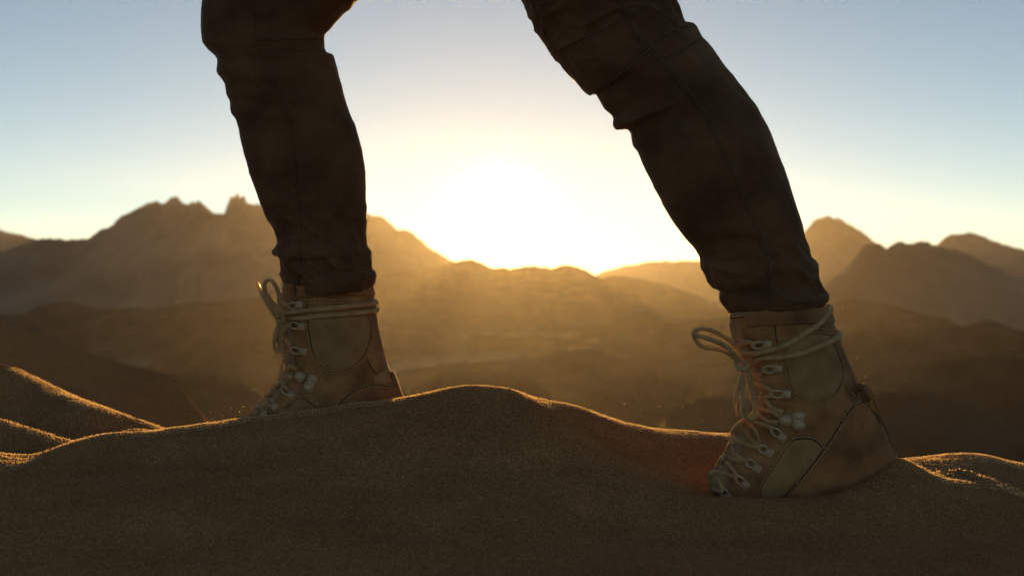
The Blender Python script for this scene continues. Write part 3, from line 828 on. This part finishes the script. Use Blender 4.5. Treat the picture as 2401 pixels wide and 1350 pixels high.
    # pull tab standing off the heel
    tb = [Vector(P(*mp(q), Yc + feats.get('tab_y', .012))) for q in feats['tab']]
    bm = bmesh.new()
    A_ = [bm.verts.new(v + Vector((0, -.010, 0))) for v in tb]; B_ = [bm.verts.new(v + Vector((0, .010, 0))) for v in tb]
    bm.faces.new(A_); bm.faces.new(B_[::-1])
    for k in range(len(tb)): bm.faces.new((A_[k], A_[(k+1) % len(tb)], B_[(k+1) % len(tb)], B_[k]))
    bmesh.ops.bevel(bm, geom=[e for e in bm.edges], offset=.0014, segments=2, affect='EDGES')
    part('pull_tab', bm_mesh(bm, 'tab'), M_LEATHER2, boot)
    # laces
    def lace(pts, name='lace', r=.0036, lift=None, mat=None):
        lift = r * .9 if lift is None else lift
        flat2 = [p for p in pts]
        q3 = []
        for p in flat2:
            px, py = mp(p)
            if len(p) == 3: q3.append(P(px, py, Yc + p[2]))
            else:
                l, nr = S1(px, py, Yc - .045); q3.append(l + nr * lift)
        ln = sum((a - b).length for a, b in zip(q3, q3[1:]))
        n_ = max(16, int(ln / .0008))
        sm = catmull(q3, n_)
        sm = [v + Vector((mnoise.noise(v * 90), mnoise.noise(v * 90 + Vector((7, 3, 1))), mnoise.noise(v * 90 + Vector((1, 9, 4))))) * .0005 for v in sm]
        bm = bmesh.new(); tube(bm, sm, (lambda t_: r * (1 + .07 * math.sin(t_ * ln / .0021))), 12, .82)
        me = bm_mesh(bm, name)
        if mat is None: lace_meshes.append(me.copy())
        part(name, me, mat or M_LACE, boot)
    lace_meshes = []
    for pts in feats['laces']: lace(pts)
    for pts in feats['aglets']: lace(pts, 'lace_tip', .0027, mat=M_AGLET)
    fuzz(lace_meshes, 9000, .0016, .00012, M_FUZZ2, boot)
    fuzz([outward(raw)], 8000, .0014, .00012, M_FUZZ, boot)
    return boot, raw

# trailing boot (near the camera)
rb_pairs = [(322, 147, 905, 105), (338, 215, 935, 185), (350, 270, 955, 250), (375, 330, 975, 320), (415, 400, 1005, 390), (445, 470, 1040, 465), (472, 550, 1072, 545), (487, 630, 1110, 625), (480, 700, 1150, 690), (435, 760, 1190, 745),
    (372, 815, 1220, 800), (340, 880, 1247, 850), (312, 945, 1272, 900), (278, 1000, 1296, 950), (240, 1060, 1312, 1000), (222, 1110, 1325, 1060), (222, 1160, 1330, 1120), (238, 1220, 1325, 1180), (262, 1270, 1310, 1240)]
RBF = dict(
    tab_t=.46, tab=[(1088, 548), (1126, 546), (1150, 590), (1172, 640), (1150, 655), (1112, 600)], tab_y=-.012,
    panels=[('ankle_panel', [(660, 330), (750, 276), (820, 258), (900, 266), (935, 304), (960, 370), (985, 440), (990, 500), (978, 548), (945, 600), (900, 640), (850, 656), (790, 656), (740, 632), (705, 590), (680, 530), (660, 470), (647, 400)], .0022, M_CANVAS),
            ('heel_counter', [(640, 1225), (720, 1140), (800, 1040), (880, 930), (960, 810), (1020, 720), (1070, 672), (1120, 652), (1160, 664), (1195, 740), (1240, 850), (1278, 950), (1300, 1000), (1305, 1090), (1290, 1180), (1100, 1235), (850, 1245)], .0030, M_LEATHER2),
            ('vamp_panel', [(690, 885), (760, 870), (830, 885), (868, 928), (800, 1025), (700, 1130), (630, 1215), (520, 1225), (520, 1150), (560, 1080), (620, 990)], .0018, M_CANVAS),
            ('rear_gusset', [(1078, 600), (1092, 575), (1150, 645), (1120, 652), (1085, 660)], .0016, M_CANVAS)],
    pipes=[[(935, 304), (960, 370), (985, 440), (992, 500), (980, 548), (945, 602), (900, 642)], [(590, 205), (596, 260), (606, 312)], [(1000, 540), (1025, 575), (1060, 606), (1082, 560)],
           [(1010, 560), (1050, 605)], [(640, 1218), (720, 1132), (800, 1032), (880, 922), (960, 802), (1020, 712), (1070, 664), (1120, 646)], [(690, 885), (760, 868), (830, 883), (872, 925)], [(1160, 630), (1200, 715), (1240, 815), (1275, 910), (1298, 975)],
           [(322, 165), (420, 160), (520, 175)]],
    stitch=[([(700, 300), (750, 265), (820, 247), (900, 254), (935, 285)], (0, .004)), ([(655, 480), (670, 540), (695, 600), (732, 645), (790, 675), (860, 675), (915, 650), (960, 610)], (0, .004)),
            ([(735, 1140), (815, 1040), (895, 930), (975, 810), (1035, 722), (1080, 682), (1125, 666), (1160, 676)], (0, .0045)), ([(700, 872), (650, 920), (600, 1000), (540, 1090), (500, 1160)], (0, .004)),
            ([(435, 245), (500, 225), (575, 208)], (0,)), ([(578, 215), (585, 260), (590, 300)], (0,)), ([(330, 158), (420, 152), (540, 168)], (0,)), ([(880, 920), (840, 880), (770, 858), (700, 868)], (0, )), ([(1000, 545), (1030, 592), (1060, 615)], (0,))],
    holes=[(1005, 710), (1050, 690), (1090, 720), (1130, 700), (965, 965), (880, 865), (820, 805), (850, 830), (940, 880), (1000, 860), (1050, 800), (1110, 790), (1175, 760)],
    hooks=[((478, 318), (552, 320), 'hook'), ((538, 460), (612, 463), 'hook'), ((585, 605), (662, 612), 'hook'), ((586, 822), (636, 866), 'ring'), ((512, 925), (562, 953), 'ring'), ((440, 1010), (490, 1045), 'ring'), ((380, 1098), (420, 1140), 'ring'), ((290, 1172), (315, 1210), 'ring')],
    lock=dict(box=[(612, 728), (690, 732), (688, 796), (612, 790)], plate=[(690, 728), (712, 715), (772, 718), (775, 745), (760, 765), (772, 790), (765, 822), (712, 820), (690, 795)], rivets=[(736, 737), (736, 792)]),
    laces=[
        [(880, 92, .05), (918, 98, .028), (922, 112, .004), (890, 140), (850, 192), (760, 255), (650, 320), (560, 350), (470, 365), (410, 352), (385, 335, -.02)],
        [(930, 235, .05), (966, 244, .034), (978, 256, .010), (955, 276), (920, 296), (860, 325), (760, 365), (640, 388), (520, 398), (440, 425), (405, 440, -.05)],
        [(395, 395, -.04), (372, 350, -.05), (320, 292, -.06), (230, 240, -.065), (160, 226, -.066), (118, 248, -.066), (128, 292, -.064), (175, 335, -.062), (250, 345, -.06), (320, 368, -.058), (372, 410, -.055), (402, 442, -.053)],
        [(398, 432, -.05), (365, 385, -.064), (300, 330, -.07), (240, 300, -.075), (190, 282, -.075), (140, 268, -.07), (112, 255, -.068)],
        [(402, 445, -.052), (398, 500, -.058), (382, 560, -.058), (366, 615, -.056), (362, 655, -.055)],
        [(410, 450, -.055), (404, 540, -.06), (408, 640, -.06), (412, 715, -.058), (440, 752, -.056), (472, 742, -.055), (470, 660, -.055), (448, 560, -.055), (425, 460, -.052)],
        [(440, 460, -.05), (455, 540, -.05), (470, 640, -.052), (485, 690, -.052)],
        [(370, 420, -.05), (352, 425, -.052), (375, 452, -.06), (405, 462, -.064), (432, 448, -.058), (428, 430, -.052), (400, 425, -.055)],
        [(540, 455), (505, 490), (470, 500), (462, 520, -.02)], [(480, 318), (440, 300), (395, 318), (372, 335, -.02)], [(590, 600), (540, 565), (490, 545), (468, 530, -.02)], [(585, 612), (530, 628), (492, 622, -.02)],
        [(620, 745), (575, 715), (530, 700), (488, 690, -.025)], [(612, 780), (560, 775), (505, 742), (470, 745, -.02)], [(540, 640), (580, 690), (640, 722)],
        [(590, 815), (520, 790), (430, 775), (375, 788, -.045), (345, 828, -.03), (352, 865, -.03), (380, 890)],
        [(375, 800), (425, 845), (470, 888), (505, 922)], [(425, 780), (470, 810), (500, 860), (500, 900)],
        [(520, 922), (450, 912), (380, 890), (335, 898, -.035), (318, 930, -.025), (335, 955)],
        [(345, 905), (350, 950), (390, 985), (440, 1010)],
        [(445, 1010), (380, 1002), (315, 980), (280, 988, -.035), (262, 1020, -.025), (285, 1045)],
        [(295, 985), (330, 1030), (355, 1060), (382, 1092)],
        [(385, 1098), (320, 1082), (255, 1066), (215, 1072, -.03), (205, 1105, -.02), (235, 1130)],
        [(240, 1075), (270, 1120), (290, 1165)], [(295, 1180), (250, 1172), (222, 1160, -.025)]],
    aglets=[[(362, 655, -.055), (362, 695, -.055), (370, 737, -.055)], [(485, 690, -.052), (488, 720, -.052), (482, 748, -.052)]])
boot_r, raw_r = make_boot('trailing boot of tan leather and canvas, heel lifted out of the sand', rb_pairs, 1580, 680, 2.5, 1.95, .16, RBF)

# leading boot (farther, behind the crest)
lb_pairs = [(366, 175, 1105, 170), (364, 260, 1122, 240), (366, 330, 1135, 320), (370, 400, 1138, 400), (370, 470, 1148, 480), (370, 560, 1165, 570), (375, 650, 1185, 660), (388, 740, 1210, 755), (400, 820, 1236, 825), (402, 880, 1258, 885),
    (375, 940, 1285, 930), (330, 1000, 1312, 985), (270, 1060, 1340, 1045), (210, 1130, 1360, 1115), (140, 1210, 1372, 1190), (70, 1290, 1378, 1260), (0, 1370, 1375, 1330), (-40, 1440, 1365, 1400), (-50, 1510, 1350, 1470)]
LBF = dict(
    tab_t=.44, tab=[(1262, 900), (1274, 886), (1292, 886), (1330, 985), (1356, 1060), (1376, 1125), (1340, 1125), (1285, 1010)], tab_y=0.0,
    panels=[('ankle_panel', [(578, 452), (820, 438), (1072, 428), (1093, 500), (1090, 600), (1070, 690), (1030, 770), (950, 840), (860, 884), (780, 884), (700, 845), (642, 770), (610, 690), (590, 580)], .0022, M_CANVAS),
            ('heel_counter', [(800, 1250), (830, 1180), (890, 1110), (970, 1050), (1060, 1012), (1150, 1000), (1260, 1012), (1320, 1030), (1345, 1120), (1350, 1220), (1200, 1330), (900, 1330)], .0030, M_LEATHER2),
            ('vamp_panel', [(380, 1200), (450, 1150), (528, 1112), (590, 1150), (640, 1195), (600, 1290), (420, 1300), (330, 1260)], .0018, M_CANVAS),
            ('rear_gusset', [(1130, 930), (1180, 890), (1232, 852), (1252, 920), (1262, 985), (1130, 988)], .0016, M_CANVAS)],
    pipes=[[(1072, 430), (1094, 500), (1091, 600), (1071, 692), (1031, 772), (951, 842), (861, 887)], [(578, 455), (590, 580), (610, 690), (642, 772), (700, 848)], [(828, 1178), (888, 1106), (968, 1046), (1060, 1008), (1150, 996), (1260, 1008)],
           [(380, 1198), (450, 1148), (528, 1110), (592, 1148), (645, 1190)], [(1065, 780), (1105, 860), (1140, 905), (1185, 870), (1232, 830)], [(572, 300), (566, 350), (560, 380)]],
    stitch=[([(580, 320), (700, 318), (820, 316), (940, 312)], (0, .004)), ([(565, 470), (575, 580), (598, 700), (630, 790), (690, 865), (770, 905), (860, 908), (950, 865), (1020, 815)], (0, .0045)),
            ([(840, 1180), (900, 1120), (978, 1066), (1060, 1030), (1150, 1018), (1260, 1030)], (0, .0045)), ([(1105, 440), (1118, 560), (1108, 660), (1085, 740), (1080, 790), (1120, 860)], (0,)), ([(1150, 890), (1190, 862), (1228, 838)], (0,)),
            ([(470, 1030), (540, 1070), (600, 1120), (660, 1180)], (0, .004)), ([(360, 1190), (440, 1130), (520, 1090)], (0,))],
    holes=[(950, 1000), (890, 1048), (790, 1072), (735, 1092), (680, 1050), (640, 1085), (1060, 1108), (1145, 1092), (1235, 1095), (980, 1152), (1115, 1150)],
    hooks=[((440, 345), (505, 338), 'hook'), ((455, 505), (528, 517), 'hook'), ((460, 712), (545, 728), 'hook'), ((385, 1042), (442, 1090), 'ring'), ((255, 1140), (302, 1185), 'ring'), ((160, 1208), (210, 1245), 'ring')],
    lock=dict(box=[(500, 880), (562, 925), (530, 992), (470, 950)], plate=[(585, 930), (605, 915), (655, 940), (660, 975), (635, 1000), (620, 1060), (590, 1068), (545, 1030), (550, 990), (575, 965)], rivets=[(632, 955), (584, 1022)]),
    laces=[
        [(1085, 296, .05), (1132, 302, .03), (1150, 312, .004), (1118, 322), (1070, 332), (900, 348), (700, 368), (560, 382), (450, 396), (385, 405, -.04), (350, 415, -.035)],
        [(1095, 352, .05), (1140, 360, .03), (1158, 372, .004), (1125, 386), (1075, 392), (900, 408), (700, 428), (500, 446), (400, 444), (345, 445, -.05)],
        [(345, 445, -.05), (335, 380, -.055), (340, 300, -.06), (322, 215, -.064), (285, 148, -.066), (250, 130, -.066), (220, 152, -.066), (216, 210, -.066), (248, 280, -.062), (300, 350, -.058), (340, 430, -.054)],
        [(185, 225, -.068), (205, 270, -.068), (235, 310, -.066), (280, 385, -.06), (325, 440, -.056)],
        [(318, 438, -.05), (322, 470, -.056), (345, 478, -.062), (370, 462, -.056), (362, 436, -.052), (335, 430, -.056)],
        [(345, 475, -.052), (318, 545, -.056), (298, 630, -.058), (300, 695, -.056), (335, 722, -.054), (365, 735, -.052)],
        [(352, 475, -.05), (345, 540, -.052), (330, 610, -.054), (345, 690, -.052), (370, 740, -.05)],
        [(440, 500), (405, 540), (380, 560, -.03)], [(440, 350), (400, 330), (368, 315, -.02)], [(370, 560, -.035), (400, 612), (445, 690)], [(370, 690, -.03), (385, 640), (378, 590, -.03)],
        [(455, 715), (420, 760), (395, 800, -.02)], [(500, 870), (450, 852), (400, 870, -.025)], [(470, 945), (425, 935), (385, 940, -.02)],
        [(385, 1045), (345, 1015), (315, 1005, -.03), (300, 1030, -.02)], [(360, 990), (390, 1010), (420, 1050)], [(255, 1140), (235, 1110), (245, 1080, -.028), (290, 1075)], [(255, 1145), (215, 1140), (185, 1155, -.02)],
        [(160, 1212), (135, 1215), (118, 1235, -.02)], [(180, 1190), (215, 1180), (250, 1150)], [(100, 1262, -.03), (140, 1250, -.03), (170, 1215)]],
    aglets=[[(148, 145, -.07), (165, 180, -.07), (187, 228, -.068)], [(368, 745, -.052), (358, 840, -.052), (338, 955, -.052)]])
boot_l, raw_l = make_boot('leading boot of tan leather and canvas, foot sunk behind the sand crest', lb_pairs, 560, 620, 3.552, 2.2, .10, LBF)


# sand dunes below on the left
hill('sand_dune', [(-420, 690), (-250, 708), (-120, 735), (0, 768), (60, 776), (120, 792), (200, 820), (270, 846), (320, 860), (360, 868), (400, 888), (440, 930), (500, 1010), (580, 1120)], 26, 9, 13, -9.5, M_SAND,
     'dark sand dune sloping down at the left edge', .03, 31, dome=True)
hill('sand_dune', [(-300, 850), (-150, 862), (-40, 876), (20, 886), (90, 898), (150, 906), (195, 912), (222, 928), (250, 965), (300, 1040), (380, 1150)], 13, 3.5, 8, -5.4, M_SAND,
     'small sand dune with a sunlit flank at the far left', .03, 33, dome=True)

# ------------------------------------------------------------------ loose sand grains on the sunlit crest, and grains in the air
def mat_grain():
    m, nt, b = new_mat('sand_grain'); L = nt.links.new
    setp(b, Base_Color=(0.42, 0.24, 0.10, 1), Roughness=0.5)
    tr_ = nd(nt, 'ShaderNodeBsdfTranslucent'); tr_.inputs[0].default_value = (0.92, 0.72, 0.42, 1)
    mix = nd(nt, 'ShaderNodeMixShader'); mix.inputs[0].default_value = 0.75
    out = nt.nodes['Material Output']
    tp = nd(nt, 'ShaderNodeBsdfTransparent'); tp.inputs[0].default_value = (1.0, 0.86, 0.6, 1)
    mix2 = nd(nt, 'ShaderNodeMixShader'); mix2.inputs[0].default_value = 0.12
    L(b.outputs[0], mix.inputs[1]); L(tr_.outputs[0], mix.inputs[2]); L(mix.outputs[0], mix2.inputs[1]); L(tp.outputs[0], mix2.inputs[2]); L(mix2.outputs[0], out.inputs['Surface'])
    return m
M_GRAIN = mat_grain()
def grain_mesh(name, pts, rad):
    n_ = len(pts)
    u = rng.normal(0, 1, (n_, 3)); u /= np.linalg.norm(u, axis=1, keepdims=True)
    w = np.cross(u, rng.normal(0, 1, (n_, 3))); w /= np.linalg.norm(w, axis=1, keepdims=True)
    r_ = rad[:, None]
    ang = [0.0, 1.3, 2.4, 3.7, 5.0]
    v = np.stack([pts + (u * math.cos(a) + w * math.sin(a)) * r_ * rng.uniform(.7, 1.25, (n_, 1)) for a in ang], 1)
    f = np.array([(0, 1, 2, 3, 4)])[None] + (np.arange(n_) * 5)[:, None, None]
    return mesh_np(name, v.reshape(-1, 3), f.reshape(-1, 5))
sx = (gx > -1.1) & (gx < 1.1); sy = (gy > 1.3) & (gy < 3.3)
sub = np.stack([GX, GY, GZ], -1)[np.ix_(sy, sx)][::2, ::2]
sbv = BVHTree.FromPolygons([tuple(v) for v in sub.reshape(-1, 3)], [tuple(f) for f in grid_faces(sub.shape[0], sub.shape[1])])
cand = np.stack([rng.uniform(-.95, .95, 170000), rng.uniform(1.75, 2.75, 170000)], -1)
cz = None
keep = []
for x_, y_ in cand:
    l, nr, _, _ = sbv.ray_cast(Vector((x_, y_, 0.5)), Vector((0, 0, -1)))
    if l is None: continue
    o_ = l + Vector((0, 0, .0022))
    if o_.z / o_.y > 0: continue
    if sbv.ray_cast(o_, sdir)[0] is not None: continue          # no sun here
    dv = o_.normalized()
    h = sbv.ray_cast(Vector((0, 0, 0)), dv)
    if h[0] is not None and h[3] < o_.length - .004: continue   # behind the crest
    keep.append((l.x, l.y, l.z))
keep = np.array(keep)

keep = np.repeat(keep, 5, axis=0) + rng.normal(0, 1, (len(keep)*5, 3)) * np.array([.004, .0025, .0003])
gr = link('sand_grains', grain_mesh('sand_grains', keep, rng.uniform(.0003, .0008, len(keep))), M_GRAIN, smooth=False)
tag(gr, 'loose amber sand grains glowing along the sunlit dune crest', 'sand', kind='stuff')
air = []
for (px, py, sx_, sy_, n_) in [(480, 985, 130, 18, 26), (600, 965, 60, 14, 10), (1480, 960, 90, 15, 14), (1720, 960, 30, 18, 8), (2040, 900, 40, 40, 10), (1960, 800, 30, 60, 4), (760, 870, 60, 40, 3), (2240, 1085, 50, 14, 8)]:
    for _ in range(n_): air.append(P(random.gauss(px, sx_), random.gauss(py, sy_), random.uniform(1.9, 2.3)))
fl = link('flying_grains', grain_mesh('flying_grains', np.array([tuple(a) for a in air]), rng.uniform(.0006, .0012, len(air))), M_GRAIN, smooth=False)
tag(fl, 'tiny sand grains kicked into the air above the crest', 'sand', kind='stuff')

# ------------------------------------------------------------------ haze
def box(name, lo, hi, mat):
    bm = bmesh.new(); bmesh.ops.create_cube(bm, size=1)
    for v in bm.verts:
        v.co = Vector([(lo[i] + hi[i]) / 2 + v.co[i] * (hi[i] - lo[i]) for i in range(3)])
    me = bpy.data.meshes.new(name); bm.to_mesh(me); bm.free()
    return link(name, me, mat, smooth=False)
hm = bpy.data.materials.new('haze'); hm.use_nodes = True
hn = hm.node_tree
for x in list(hn.nodes):
    if x.type != 'OUTPUT_MATERIAL': hn.nodes.remove(x)
pv = hn.nodes.new('ShaderNodeVolumePrincipled')
pv.inputs['Color'].default_value = (0.95, 0.93, 0.9, 1)
pv.inputs['Density'].default_value = 6.7e-5
pv.inputs['Anisotropy'].default_value = 0.8
hn.links.new(pv.outputs[0], hn.nodes[0].inputs['Volume'])
gmin = float(GZ.min())
hz = box('haze', (-4200, -340, gmin - 2), (4200, 5300, 54), hm)
tag(hz, 'warm evening haze hanging over the desert', 'haze', kind='stuff')
